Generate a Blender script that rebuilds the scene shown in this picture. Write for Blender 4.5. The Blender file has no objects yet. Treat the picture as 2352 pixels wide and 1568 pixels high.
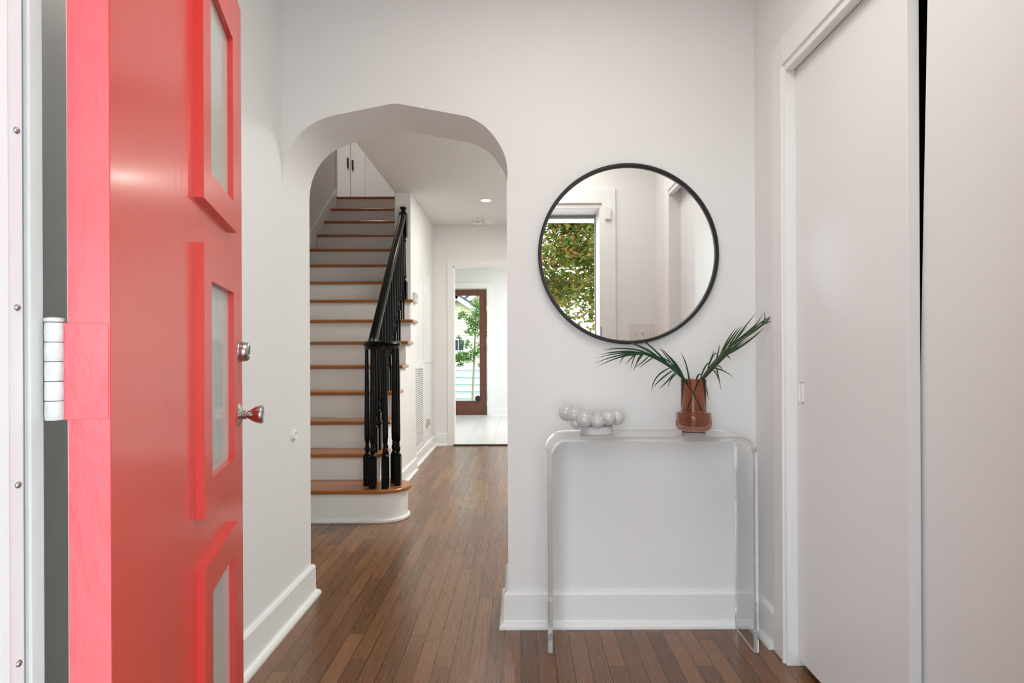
import bpy, bmesh, math, random
from mathutils import Vector, Matrix

# ------------------------------------------------------------------ camera, sky, sun, lamps, exposure
SC = bpy.context.scene
COL = SC.collection
F = 1372.0; H = 1.08; ROLL = 0.0044          # focal length in photo pixels, eye height, small camera roll
PI = math.pi
cam_d = bpy.data.cameras.new('camera'); cam = bpy.data.objects.new('camera', cam_d); COL.objects.link(cam)
cam_d.sensor_fit = 'HORIZONTAL'; cam_d.sensor_width = 36.0; cam_d.lens = F / 2352.0 * 36.0
cam_d.shift_x = -17.0 / 2352.0; cam_d.shift_y = 28.0 / 2352.0
cam_d.clip_start = 0.02; cam_d.clip_end = 200
cam.location = (0, 0, H)
cam.rotation_euler = (Matrix.Rotation(PI / 2, 4, 'X') @ Matrix.Rotation(-ROLL, 4, 'Z')).to_euler()
SC.camera = cam

W = bpy.data.worlds.new('world'); SC.world = W; W.use_nodes = True
_n = W.node_tree.nodes; _n.clear()
_o = _n.new('ShaderNodeOutputWorld'); _b = _n.new('ShaderNodeBackground')
_tc = _n.new('ShaderNodeTexCoord'); _sx = _n.new('ShaderNodeSeparateXYZ'); _cr = _n.new('ShaderNodeValToRGB')
_cr.color_ramp.elements[0].position = 0.48; _cr.color_ramp.elements[0].color = (0.55, 0.54, 0.52, 1)
_cr.color_ramp.elements[1].position = 0.9; _cr.color_ramp.elements[1].color = (0.30, 0.42, 0.62, 1)
_e = _cr.color_ramp.elements.new(0.52); _e.color = (0.82, 0.965, 1.0, 1)
_m = _n.new('ShaderNodeMath'); _m.operation = 'MULTIPLY_ADD'; _m.inputs[1].default_value = 0.5; _m.inputs[2].default_value = 0.5
_l = W.node_tree.links
_l.new(_tc.outputs['Generated'], _sx.inputs[0]); _l.new(_sx.outputs['Z'], _m.inputs[0]); _l.new(_m.outputs[0], _cr.inputs[0])
# the sky is brighter on the street side, where the sun stands
_mr = _n.new('ShaderNodeMapRange'); _mr.interpolation_type = 'SMOOTHSTEP'
for _i, _v in zip(('From Min', 'From Max', 'To Min', 'To Max'), (-0.45, 0.25, 4.1, 1.1)): _mr.inputs[_i].default_value = _v
_l.new(_sx.outputs['Y'], _mr.inputs['Value']); _l.new(_mr.outputs[0], _b.inputs[1])
_l.new(_cr.outputs[0], _b.inputs[0]); _l.new(_b.outputs[0], _o.inputs[0])

def lamp(name, kind, loc, energy, rot=(0, 0, 0), color=(1, 1, 1), **kw):
    d = bpy.data.lights.new(name, kind); o = bpy.data.objects.new(name, d); COL.objects.link(o)
    o.location = loc; o.rotation_euler = rot; d.energy = energy; d.color = color
    for k, v in kw.items(): setattr(d, k, v)
    return o
lamp('sun', 'SUN', (0, 0, 10), 3.2, rot=(math.radians(7), math.radians(38), 0), color=(1, 0.95, 0.86), angle=0.01)
lamp('entry_fill_light', 'AREA', (0.15, 1.25, 2.55), 6.2, color=(1.0, 0.985, 0.92), shape='DISK', size=0.9)  # added fill under the entry ceiling, no fixture stands there
lamp('hall_downlight_lamp', 'AREA', (-0.324, 5.87, 2.580), 3.5, color=(1, 0.94, 0.86), shape='DISK', size=0.08)
lamp('hall_fill_light', 'AREA', (0.60, 4.6, 2.57), 28, color=(0.98, 0.985, 0.94), shape='DISK', size=0.8)  # soft fill put in to brighten the hall, besides the real downlight
lamp('kitchen_fill_light', 'AREA', (0.6, 8.8, 2.57), 26, color=(1, 0.99, 0.97), shape='DISK', size=0.5)  # added light to lift the kitchen, from no known fixture
lamp('upstairs_fill_light', 'AREA', (-2.3, 7.3, 5.2), 13, color=(1, 0.95, 0.90), shape='DISK', size=0.4)  # extra fill so the stairwell and landing are not too dark
# daylight coming in at the front doorway is sampled through a portal (no light of its own)
_p = lamp('front_doorway_portal', 'AREA', (-0.03, 0.33, 1.0), 1, rot=(PI / 2, 0, 0), shape='RECTANGLE', size=1.25, size_y=2.15)
_p.data.cycles.is_portal = True

SC.view_settings.view_transform = 'Standard'
try: SC.view_settings.look = 'None'
except Exception: pass
SC.view_settings.gamma = 1.0; SC.view_settings.use_curve_mapping = False
SC.view_settings.exposure = 0.95
SC.cycles.max_bounces = 14; SC.cycles.diffuse_bounces = 7; SC.cycles.transmission_bounces = 12
SC.cycles.glossy_bounces = 6; SC.cycles.transparent_max_bounces = 12

# ------------------------------------------------------------------ helpers
def at(px, py, Y):                            # photo pixel + distance -> point (used to read sizes off the photo)
    dx = px - 1193.0; dy = py - 812.0
    return Vector(((dx - ROLL * dy) / F * Y, Y, H - (dy + ROLL * dx) / F * Y))

def box(bm, x0, x1, y0, y1, z0, z1, M=None):
    vs = [bm.verts.new(Vector(p) if M is None else M @ Vector(p)) for p in
          ((x0, y0, z0), (x1, y0, z0), (x1, y1, z0), (x0, y1, z0), (x0, y0, z1), (x1, y0, z1), (x1, y1, z1), (x0, y1, z1))]
    for f in ((3, 2, 1, 0), (4, 5, 6, 7), (0, 1, 5, 4), (1, 2, 6, 5), (2, 3, 7, 6), (3, 0, 4, 7)):
        bm.faces.new([vs[i] for i in f])
    return vs

def prism(bm, pts, a0, a1, axis='Y', M=None):
    """pts: 2D outline. axis Y: (x,z); axis X: (y,z); axis Z: (x,y)."""
    def mk(p, a):
        v = {'Y': (p[0], a, p[1]), 'X': (a, p[0], p[1]), 'Z': (p[0], p[1], a)}[axis]
        return bm.verts.new(Vector(v) if M is None else M @ Vector(v))
    A = [mk(p, a0) for p in pts]; B = [mk(p, a1) for p in pts]
    bm.faces.new(A); bm.faces.new(list(reversed(B)))
    n = len(pts)
    for i in range(n): bm.faces.new([A[(i + 1) % n], A[i], B[i], B[(i + 1) % n]])

def lathe(bm, prof, seg=32, M=None, closed=False):
    """prof: (r, z) pairs, turned about z."""
    rings = []
    for r, z in prof:
        if r < 1e-6:
            v = Vector((0, 0, z)); rings.append([bm.verts.new(v if M is None else M @ v)])
        else:
            ring = []
            for i in range(seg):
                a = 2 * PI * i / seg; v = Vector((r * math.cos(a), r * math.sin(a), z))
                ring.append(bm.verts.new(v if M is None else M @ v))
            rings.append(ring)
    pairs = list(zip(rings[:-1], rings[1:]))
    if closed: pairs.append((rings[-1], rings[0]))
    for A, B in pairs:
        if len(A) == 1 and len(B) == 1: continue
        for i in range(seg):
            j = (i + 1) % seg
            if len(A) == 1: bm.faces.new([A[0], B[i], B[j]])
            elif len(B) == 1: bm.faces.new([A[i], A[j], B[0]])
            else: bm.faces.new([A[i], A[j], B[j], B[i]])

def sweep(bm, path, prof, up=Vector((0, 0, 1)), caps=True, scales=None):
    """prof (a,b): a along side, b along up-ish."""
    rings = []
    for i, p in enumerate(path):
        t = (path[min(i + 1, len(path) - 1)] - path[max(i - 1, 0)]).normalized()
        s = t.cross(up); s = s.normalized() if s.length > 1e-5 else Vector((1, 0, 0))
        u = s.cross(t).normalized(); k = 1 if scales is None else scales[i]
        rings.append([bm.verts.new(p + s * a * k + u * b * k) for a, b in prof])
    n = len(prof)
    for A, B in zip(rings[:-1], rings[1:]):
        for i in range(n): bm.faces.new([A[i], A[(i + 1) % n], B[(i + 1) % n], B[i]])
    if caps: bm.faces.new(list(reversed(rings[0]))); bm.faces.new(rings[-1])

def circle(r, n=10): return [(r * math.cos(2 * PI * i / n), r * math.sin(2 * PI * i / n)) for i in range(n)]

def obj(name, bm, mat, parent=None, bevel=0, smooth=False, seg=2):
    bmesh.ops.recalc_face_normals(bm, faces=bm.faces)
    me = bpy.data.meshes.new(name); bm.to_mesh(me); bm.free()
    o = bpy.data.objects.new(name, me); COL.objects.link(o)
    me.materials.append(mat)
    if parent: o.parent = parent
    if bevel:
        m = o.modifiers.new('bevel', 'BEVEL'); m.width = bevel; m.segments = seg; m.limit_method = 'ANGLE'; m.angle_limit = math.radians(40)
    if smooth:
        for p in me.polygons: p.use_smooth = True
        try: me.set_sharp_from_angle(angle=math.radians(38))
        except Exception: pass
    return o
def B(): return bmesh.new()

def thing(name, label=None, cat=None, loc=(0, 0, 0), rot=(0, 0, 0), group=None, kind=None):
    o = bpy.data.objects.new(name, None); COL.objects.link(o); o.location = loc; o.rotation_euler = rot
    o.empty_display_size = 0.05
    return tag(o, label, cat, group, kind)
def tag(o, label=None, cat=None, group=None, kind=None):
    if label: o['label'] = label
    if cat: o['category'] = cat
    if group: o['group'] = group
    if kind: o['kind'] = kind
    return o
def struct(name, bm, mat, parent=None, bevel=0, smooth=False, label=None):
    o = obj(name, bm, mat, parent, bevel, smooth)
    if not parent: o['kind'] = 'structure'
    if label: o['label'] = label
    return o

# ------------------------------------------------------------------ materials
def mat(name, color, rough=0.5, metal=0.0, trans=0.0, ior=1.45, coat=0.0, bump=0.0, bscale=60, vary=0.0, vscale=3.0,
        emit=None, estr=0, stretch=None, spec=0.5, sss=0.0):
    m = bpy.data.materials.new(name); m.use_nodes = True; nt = m.node_tree; p = nt.nodes['Principled BSDF']
    p.inputs['Base Color'].default_value = (*color, 1); p.inputs['Roughness'].default_value = rough
    p.inputs['Metallic'].default_value = metal; p.inputs['Transmission Weight'].default_value = trans
    p.inputs['IOR'].default_value = ior; p.inputs['Coat Weight'].default_value = coat
    p.inputs['Coat Roughness'].default_value = 0.15; p.inputs['Specular IOR Level'].default_value = spec
    if sss:
        p.inputs['Subsurface Weight'].default_value = sss; p.inputs['Subsurface Scale'].default_value = 0.02
    if emit: p.inputs['Emission Color'].default_value = (*emit, 1); p.inputs['Emission Strength'].default_value = estr
    tc = nt.nodes.new('ShaderNodeTexCoord'); vec = tc.outputs['Object']
    if stretch:
        mp = nt.nodes.new('ShaderNodeMapping'); mp.inputs['Scale'].default_value = stretch
        nt.links.new(vec, mp.inputs[0]); vec = mp.outputs[0]
    no = nt.nodes.new('ShaderNodeTexNoise'); no.inputs['Scale'].default_value = vscale; no.inputs['Detail'].default_value = 3
    nt.links.new(vec, no.inputs['Vector'])
    mx = nt.nodes.new('ShaderNodeMix'); mx.data_type = 'RGBA'
    k = 1 - vary
    mx.inputs['A'].default_value = (color[0] * k, color[1] * k, color[2] * k, 1)
    mx.inputs['B'].default_value = (*[min(1, c * (1 + vary)) for c in color], 1)
    nt.links.new(no.outputs['Fac'], mx.inputs['Factor']); nt.links.new(mx.outputs['Result'], p.inputs['Base Color'])
    if bump:
        n2 = nt.nodes.new('ShaderNodeTexNoise'); n2.inputs['Scale'].default_value = bscale; n2.inputs['Detail'].default_value = 4
        nt.links.new(vec, n2.inputs['Vector'])
        b = nt.nodes.new('ShaderNodeBump'); b.inputs['Strength'].default_value = bump; b.inputs['Distance'].default_value = 0.004
        nt.links.new(n2.outputs['Fac'], b.inputs['Height']); nt.links.new(b.outputs[0], p.inputs['Normal'])
    return m

M = {}
M['wall'] = mat('wall_paint', (0.80, 0.800, 0.790), 0.55, bump=0.12, bscale=35, vary=0.012, vscale=2.0, spec=0.3)
M['ceiling'] = mat('ceiling_paint', (0.80, 0.800, 0.785), 0.7, bump=0.05, bscale=40, vary=0.01, spec=0.2)
M['trim'] = mat('trim_paint', (0.83, 0.833, 0.825), 0.32, bump=0.10, bscale=20, vary=0.01, spec=0.45)
M['trim_old'] = mat('worn_trim_paint', (0.84, 0.82, 0.79), 0.4, bump=0.35, bscale=30, vary=0.03, vscale=12)
M['closet'] = mat('closet_door_paint', (0.795, 0.80, 0.79), 0.34, bump=0.05, bscale=30, vary=0.008, spec=0.45)
M['closet_shade'] = mat('closet_interior_shade', (0.05, 0.05, 0.05), 0.9)  # near-black stands in for the shade inside the closet
M['red'] = mat('red_door_paint', (0.74, 0.060, 0.045), 0.27, bump=0.10, bscale=9, vary=0.04, vscale=5, coat=0.2, stretch=(6, 6, 0.7), spec=0.6)
M['red_edge_lit'] = mat('red_paint_lumpy_lit', (0.88, 0.115, 0.135), 0.32, bump=1.0, bscale=26, vary=0.04, vscale=20, coat=0.3, stretch=(2, 2, 0.8), spec=0.6)  # lumpy red, made brighter and pinker for the daylight on the door edge
M['steel'] = mat('brushed_nickel', (0.50, 0.48, 0.46), 0.24, metal=1.0, bump=0.05, bscale=200)
M['alu'] = mat('white_aluminium', (0.93, 0.93, 0.93), 0.35, spec=0.5)
M['seal'] = mat('grey_rubber_seal', (0.30, 0.31, 0.32), 0.6)
M['black'] = mat('black_stair_paint', (0.003, 0.003, 0.0032), 0.25, bump=0.12, bscale=18, coat=0.0, spec=0.22, vary=0.1)
M['blackmetal'] = mat('black_metal', (0.018, 0.017, 0.016), 0.38, metal=0.2)
M['mirror'] = mat('mirror_silver', (0.97, 0.98, 0.975), 0.0, metal=1.0)
M['acrylic'] = mat('clear_acrylic', (0.995, 1.0, 0.998), 0.0, trans=1.0, ior=1.47)
M['amber'] = mat('amber_glass', (0.67, 0.41, 0.31), 0.02, trans=1.0, ior=1.33)
M['amber_deep'] = mat('deep_amber_glass', (0.42, 0.15, 0.08), 0.02, trans=1.0, ior=1.4)
M['clear'] = mat('clear_glass', (0.90, 0.93, 0.98), 0.0, trans=1.0, ior=1.5)
M['milk'] = mat('milky_glass', (0.70, 0.70, 0.695), 0.07, coat=0.5, spec=0.6, trans=0.25)
M['frost'] = mat('frosted_bowl_base', (0.80, 0.80, 0.80), 0.25, trans=0.35, ior=1.2)
M['leaf'] = mat('palm_leaf', (0.014, 0.062, 0.026), 0.42, vary=0.35, vscale=25)
M['leaf_r'] = mat('palm_leaf_olive', (0.030, 0.066, 0.018), 0.42, vary=0.35, vscale=25)
M['wood_door'] = mat('stained_door_wood', (0.135, 0.050, 0.028), 0.4, vary=0.25, vscale=6, stretch=(8, 8, 1))
M['tread'] = mat('varnished_tread_oak', (0.36, 0.125, 0.028), 0.30, vary=0.32, vscale=9, stretch=(0.8, 9, 9), coat=0.2)
M['door_glass'] = mat('clear_door_glass', (0.93, 0.95, 0.94), 0.0, trans=1.0, ior=1.02)
M['frosted'] = mat('frosted_door_glass', (0.80, 0.86, 0.81), 0.14, trans=0.45, ior=1.3, bump=0.1, bscale=30, stretch=(1, 1, 0.3))
M['plastic'] = mat('white_plastic', (0.82, 0.81, 0.79), 0.35)
M['greyplastic'] = mat('grey_plastic', (0.50, 0.49, 0.47), 0.4)
M['darkvoid'] = mat('dark_slot', (0.03, 0.03, 0.03), 0.9)
M['lens'] = mat('lamp_lens', (1, 1, 1), 0.5, emit=(1, 0.97, 0.92), estr=6)
M['siding'] = mat('cream_siding', (0.62, 0.55, 0.38), 0.7)
M['fence'] = mat('white_fence_paint', (0.62, 0.65, 0.66), 0.6)
M['roof'] = mat('dark_shingle', (0.05, 0.06, 0.055), 0.9, vary=0.4, vscale=20)
M['wtrim'] = mat('outdoor_white_trim', (0.85, 0.85, 0.84), 0.6)
M['bark'] = mat('tree_bark', (0.42, 0.33, 0.24), 0.9, vary=0.3, vscale=20)
M['grass'] = mat('lawn', (0.20, 0.24, 0.10), 0.95, vary=0.3, vscale=15)
M['concrete'] = mat('pale_concrete', (0.55, 0.53, 0.50), 0.9, vary=0.08, vscale=4)
M['added_porch'] = mat('added_porch_dark_paint', (0.22, 0.20, 0.19), 0.9, vary=.2)  # kept dark so the added left wall throws little light into the entry
M['stucco'] = mat('outer_wall_paint', (0.70, 0.69, 0.66), 0.9)

def leafmat(name, ca, cb, cc):
    m = bpy.data.materials.new(name); m.use_nodes = True; nt = m.node_tree; p = nt.nodes['Principled BSDF']
    at_ = nt.nodes.new('ShaderNodeNewGeometry'); cr = nt.nodes.new('ShaderNodeValToRGB')
    nt.links.new(at_.outputs['Random Per Island'], cr.inputs[0])
    el = cr.color_ramp.elements; el[0].color = (*ca, 1); el[1].color = (*cc, 1); e = el.new(0.6); e.color = (*cb, 1)
    nt.links.new(cr.outputs[0], p.inputs['Base Color']); p.inputs['Roughness'].default_value = 0.45
    tr = nt.nodes.new('ShaderNodeBsdfTranslucent'); nt.links.new(cr.outputs[0], tr.inputs[0])
    mx = nt.nodes.new('ShaderNodeMixShader'); mx.inputs[0].default_value = 0.35
    out = nt.nodes['Material Output']
    nt.links.new(p.outputs[0], mx.inputs[1]); nt.links.new(tr.outputs[0], mx.inputs[2]); nt.links.new(mx.outputs[0], out.inputs[0])
    return m
M['hedge'] = leafmat('autumn_foliage', (0.05, 0.14, 0.015), (0.34, 0.36, 0.05), (0.50, 0.18, 0.07))
M['yleaf'] = leafmat('young_tree_leaf', (0.03, 0.14, 0.02), (0.14, 0.28, 0.05), (0.34, 0.50, 0.10))

def planks(name, wid, length, ca, cb, cc, rough, gap=0.022):
    """strip boards that run along Y; every board has its own tone and grain."""
    m = bpy.data.materials.new(name); m.use_nodes = True; nt = m.node_tree; N = nt.nodes; Lk = nt.links
    p = N['Principled BSDF']
    def math_(op, a, b=None, c=None):
        n = N.new('ShaderNodeMath'); n.operation = op
        for i, v in enumerate((a, b, c)):
            if v is None: continue
            if isinstance(v, (int, float)): n.inputs[i].default_value = v
            else: Lk.new(v, n.inputs[i])
        return n.outputs[0]
    tc = N.new('ShaderNodeTexCoord'); sx = N.new('ShaderNodeSeparateXYZ'); Lk.new(tc.outputs['Object'], sx.inputs[0])
    u = math_('DIVIDE', sx.outputs['X'], wid); row = math_('FLOOR', u); fu = math_('SUBTRACT', u, row)
    wn = N.new('ShaderNodeTexWhiteNoise'); wn.noise_dimensions = '1D'; Lk.new(row, wn.inputs['W'])
    v = math_('ADD', math_('DIVIDE', sx.outputs['Y'], length), math_('MULTIPLY', wn.outputs['Value'], 7.0))
    pl = math_('FLOOR', v); fv = math_('SUBTRACT', v, pl)
    cv = N.new('ShaderNodeCombineXYZ'); Lk.new(row, cv.inputs[0]); Lk.new(pl, cv.inputs[1])
    w2 = N.new('ShaderNodeTexWhiteNoise'); w2.noise_dimensions = '2D'; Lk.new(cv.outputs[0], w2.inputs['Vector'])
    # grain coordinates: stretched along the board, shifted per board
    g = N.new('ShaderNodeCombineXYZ'); g2 = N.new('ShaderNodeCombineXYZ')
    Lk.new(math_('ADD', math_('MULTIPLY', sx.outputs['X'], 14.0), math_('MULTIPLY', w2.outputs['Value'], 31.0)), g.inputs[0])
    Lk.new(math_('MULTIPLY', sx.outputs['Y'], 1.5), g.inputs[1]); Lk.new(math_('MULTIPLY', w2.outputs['Value'], 17.0), g.inputs[2])
    Lk.new(math_('MULTIPLY', sx.outputs['X'], 14.0), g2.inputs[0]); Lk.new(math_('MULTIPLY', sx.outputs['Y'], 0.35), g2.inputs[1]); Lk.new(math_('MULTIPLY', w2.outputs['Value'], 17.0), g2.inputs[2])
    wv = N.new('ShaderNodeTexWave'); wv.bands_direction = 'X'; wv.inputs['Scale'].default_value = 1.6; wv.inputs['Distortion'].default_value = 9.0
    wv.inputs['Detail'].default_value = 3.0; wv.inputs['Detail Scale'].default_value = 1.0
    Lk.new(g.outputs[0], wv.inputs['Vector'])
    fine = N.new('ShaderNodeTexNoise'); fine.inputs['Scale'].default_value = 10.0; fine.inputs['Detail'].default_value = 3
    Lk.new(g2.outputs[0], fine.inputs['Vector'])
    big = N.new('ShaderNodeTexNoise'); big.inputs['Scale'].default_value = 2.2; Lk.new(tc.outputs['Object'], big.inputs['Vector'])
    cr = N.new('ShaderNodeValToRGB'); el = cr.color_ramp.elements
    el[0].position = 0.12; el[0].color = (*ca, 1); el[1].position = 0.92; el[1].color = (*cc, 1); e = el.new(0.5); e.color = (*cb, 1)
    t = math_('ADD', math_('MULTIPLY', w2.outputs['Value'], 0.46), math_('MULTIPLY', wv.outputs['Fac'], 0.16))
    t = math_('ADD', t, math_('MULTIPLY', fine.outputs['Fac'], 0.17)); t = math_('ADD', t, math_('MULTIPLY', big.outputs['Fac'], 0.18))
    Lk.new(t, cr.inputs[0])
    e1 = math_('LESS_THAN', fu, gap); e2 = math_('LESS_THAN', fv, gap * wid / length)
    ed = math_('MAXIMUM', e1, e2)
    mx = N.new('ShaderNodeMix'); mx.data_type = 'RGBA'; Lk.new(ed, mx.inputs['Factor']); Lk.new(cr.outputs[0], mx.inputs['A'])
    mx.inputs['B'].default_value = (ca[0] * .16, ca[1] * .16, ca[2] * .16, 1) if rough > .205 and wid < .1 else (ca[0] * .35, ca[1] * .35, ca[2] * .35, 1)
    Lk.new(mx.outputs['Result'], p.inputs['Base Color'])
    Lk.new(math_('ADD', math_('MULTIPLY', fine.outputs['Fac'], 0.14), rough), p.inputs['Roughness']); p.inputs['Specular IOR Level'].default_value = 0.7
    bp = N.new('ShaderNodeBump'); bp.inputs['Strength'].default_value = 0.11; bp.inputs['Distance'].default_value = 0.002
    hgt = math_('ADD', math_('MULTIPLY', wv.outputs['Fac'], 0.35), math_('MULTIPLY', big.outputs['Fac'], 2.0))
    hgt = math_('SUBTRACT', hgt, math_('MULTIPLY', ed, 1.0)); Lk.new(hgt, bp.inputs['Height'])
    Lk.new(bp.outputs[0], p.inputs['Normal'])
    return m
M['floor'] = planks('oak_strip_floor', 0.0605, 0.95, (0.098, 0.041, 0.013), (0.192, 0.083, 0.031), (0.285, 0.135, 0.056), 0.21, gap=0.042)
M['tile'] = planks('white_plank_tile', 0.322, 1.20, (0.60, 0.59, 0.57), (0.66, 0.65, 0.63), (0.70, 0.69, 0.67), 0.25, gap=0.012)

# ------------------------------------------------------------------ the shell
YW = 2.371; YR = 2.676            # front and rear of the arch wall
XL = -0.938; XR = 0.937           # entry side walls
CZ = 2.59                         # ceilings
YE = 7.05                         # hall end wall
YF = 10.39                        # kitchen far wall
XS = -2.21                        # left wall of the staircase
bm = B(); box(bm, XS - .3, 1.75, 0.40, YE + .0, -0.08, 0); struct('floor', bm, M['floor'])
bm = B(); box(bm, -2.6, 3.2, YE + .0, YF + .12, -0.08, 0.004); struct('floor_kitchen', bm, M['tile'])

# arch wall: outline read off the front face
arch = []
for cx, cy in ((31, 830), (34, 740), (43, 640), (75, 520), (140, 395), (230, 300), (350, 222), (470, 182), (1045, 66), (1700, 186), (1800, 232),
               (1890, 302), (1960, 390), (2020, 490), (2052, 590), (2065, 700), (2067, 790)):
    p = at(cx / 3.92 + 640, cy / 3.92 + 220, YW); arch.append([p.x, p.z])
XJ = -0.048                        # right jamb of the arch
arch[0][0] = XL; arch[-1][0] = XJ
def smooth_arc(pts, lo, hi):       # one Chaikin pass over an index range
    out = []
    for i, p in enumerate(pts):
        if lo < i < hi:
            a, b = pts[i - 1], pts[i + 1]
            out.append([p[0] * .75 + a[0] * .25, p[1] * .75 + a[1] * .25]); out.append([p[0] * .75 + b[0] * .25, p[1] * .75 + b[1] * .25])
        else: out.append(p)
    return out
aL = smooth_arc(arch[:8], 0, 7); aL = smooth_arc(aL, 0, len(aL) - 1)
aR = smooth_arc(arch[9:], 0, len(arch[9:]) - 1); aR = smooth_arc(aR, 0, len(aR) - 1)
mid = arch[8]
outline = [[XL, CZ + .1], [1.25, CZ + .1], [1.25, 0], [XJ, 0]] + list(reversed(aR)) + [[mid[0] + .014, mid[1] - .002], [mid[0] - .014, mid[1] - .002]] + list(reversed(aL))
bm = B(); prism(bm, outline, YW, YR, 'Y'); bm.normal_update(); bmesh.ops.triangulate(bm, faces=[f for f in bm.faces if len(f.verts) > 4])
struct('wall_back', bm, M['wall'], smooth=True)
bm = B(); box(bm, XL - .16, XL, 0.40, YR, 0, CZ + .1); struct('wall_left', bm, M['wall'])
bm = B(); box(bm, XS - .3, XL - .16, YR - .2, YR, 0, 5.5); struct('wall_hall_front', bm, M['wall'])
bm = B(); box(bm, XL - .16, 3.0, YR - .2, YR, CZ + .1, 5.5); struct('wall_upstairs_front', bm, M['wall'])
# right wall with the closet opening
CY0, CY1, CTOP = 1.05, 2.058, 2.062
bm = B(); box(bm, XR, XR + .10, CY1 + .03, YW, 0, CZ + .1); box(bm, XR, XR + .10, 0.40, CY0 - .03, 0, CZ + .1)
box(bm, XR, XR + .10, CY0 - .03, CY1 + .03, CTOP + .03, CZ + .1); struct('wall_right', bm, M['wall'])
bm = B()
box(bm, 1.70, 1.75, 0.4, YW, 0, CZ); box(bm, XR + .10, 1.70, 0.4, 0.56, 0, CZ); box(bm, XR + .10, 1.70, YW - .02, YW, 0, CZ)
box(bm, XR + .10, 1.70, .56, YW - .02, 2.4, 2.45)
struct('wall_closet', bm, M['closet_shade'])
bm = B(); box(bm, XL - .16, 1.75, 0.40, YR, CZ + .1, CZ + .2); box(bm, XL, XR, 0.4, YW, CZ, CZ + .1); struct('ceiling', bm, M['ceiling'])
# entry wall around the front door
DX0, DX1, DTOP = -0.562, 0.550, 2.07
bm = B(); box(bm, XL, DX0 - .04, 0.40, 0.7065, 0, CZ); box(bm, DX1 + .04, XR, 0.40, 0.64, 0, CZ); box(bm, DX0 - .04, DX1 + .04, 0.40, 0.64, DTOP + .04, CZ)
struct('wall_front', bm, M['wall'])
bm = B(); box(bm, -7, XL - .16, 0.34, 0.40, -.1, 5.6); box(bm, 1.75, 7, 0.34, 0.40, -.1, 5.6)
box(bm, XL - .16, DX0 - .04, 0.34, 0.40, -.1, 5.6); box(bm, DX1 + .04, 1.75, 0.34, 0.40, -.1, 5.6); box(bm, DX0 - .04, DX1 + .04, 0.34, 0.40, DTOP + .04, 5.6)
struct('wall_exterior', bm, M['stucco'])
# hall
bm = B(); box(bm, -1.158, 1.35, YR, YE + .12, CZ, CZ + .2); struct('ceiling_hall', bm, M['ceiling'])
bm = B(); box(bm, 1.20, 1.35, YR, YE, 0, CZ); struct('wall_hall_right', bm, M['wall'])
WY = 5.575                         # where the wall beside the upper stairs begins
bm = B(); box(bm, -1.158, -1.008, WY, YE, 0, CZ); struct('wall_hall_left', bm, M['wall'], bevel=.006)
EX0, EX1, EZ = -0.781, 0.12, 2.113
bm = B(); box(bm, -1.158, EX0, YE, YE + .12, 0, CZ); box(bm, EX1, 1.35, YE, YE + .12, 0, CZ); box(bm, EX0, EX1, YE, YE + .12, EZ, CZ)
struct('wall_hall_end', bm, M['wall'])
# stairwell, upstairs
bm = B(); box(bm, XS - .10, XS, YR - .2, 7.19, 0, 5.5); struct('wall_stair_left', bm, M['wall'])
bm = B(); box(bm, -1.158, -1.0, YR - .2, 9.2, CZ + .2, 5.5); box(bm, -1.158, -1.008, YE + .12, 9.2, 0, CZ + .2); struct('wall_stair_right', bm, M['wall'])
bm = B(); box(bm, -4.5, -1.0, 9.2, 9.3, 0, 5.5); box(bm, -4.5, -4.4, 7.09, 9.2, 0, 5.5); box(bm, -4.4, XS - .10, 7.09, 7.19, 0, 5.5); struct('wall_upstairs', bm, M['wall'])
bm = B(); box(bm, -4.5, 3.0, YR - .2, 9.3, 5.5, 5.6); struct('ceiling_upstairs', bm, M['ceiling'])
# kitchen
bm = B(); box(bm, -1.0, 3.3, YE + .12, YF + .12, CZ, CZ + .1); struct('ceiling_kitchen', bm, M['ceiling'])
KX0, KX1, KZ = -1.50, -0.560, 2.215
bm = B(); box(bm, -1.75, KX0, YF, YF + .12, 0, CZ); box(bm, KX1, 3.3, YF, YF + .12, 0, CZ); box(bm, KX0, KX1, YF, YF + .12, KZ, CZ)
struct('wall_kitchen_back', bm, M['wall'])
bm = B(); box(bm, -1.75, -1.65, YE + .12, YF, 0, CZ); box(bm, -1.65, -1.0, YE + .12, YF, CZ - .0, CZ + .1); struct('wall_kitchen_left', bm, M['wall'])
bm = B(); box(bm, 3.2, 3.3, YE, 8.0, 0, CZ); box(bm, 3.2, 3.3, 9.8, YF, 0, CZ); box(bm, 3.2, 3.3, 8.0, 9.8, 0, .7); box(bm, 3.2, 3.3, 8.0, 9.8, 2.3, CZ)
box(bm, 1.35, 3.3, YE, YE + .12, 0, CZ)
struct('wall_kitchen_right', bm, M['wall'])

# ---- baseboards with quarter-round shoe
def base_run(name, a, b, n, h=0.140, mat_=None, z0=0.0, ext=(0, 0)):
    """a,b: floor points (x,y) along the wall face, n: outward normal (x,y)."""
    a = Vector((a[0], a[1], 0)); b = Vector((b[0], b[1], 0)); t = (b - a).normalized(); n = Vector((n[0], n[1], 0))
    prof = [(0, 0), (.036, 0), (.035, .010), (.029, .019), (.019, .024), (.017, .030), (.016, h - .012), (.010, h - .002), (0, h)]
    bm = B(); rings = []
    for p, e in ((a, -ext[0]), (b, ext[1])):
        rings.append([bm.verts.new(p + n * q[0] + Vector((0, 0, q[1] + z0)) + t * (e * q[0])) for q in prof])
    k = len(prof)
    for i in range(k): bm.faces.new([rings[0][i], rings[0][(i + 1) % k], rings[1][(i + 1) % k], rings[1][i]])
    bm.faces.new(rings[0]); bm.faces.new(rings[1])
    return struct(name, bm, mat_ or M['trim'])
base_run('baseboard_left', (XL, 0.80), (XL, YR), (1, 0), ext=(0, 1))
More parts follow.
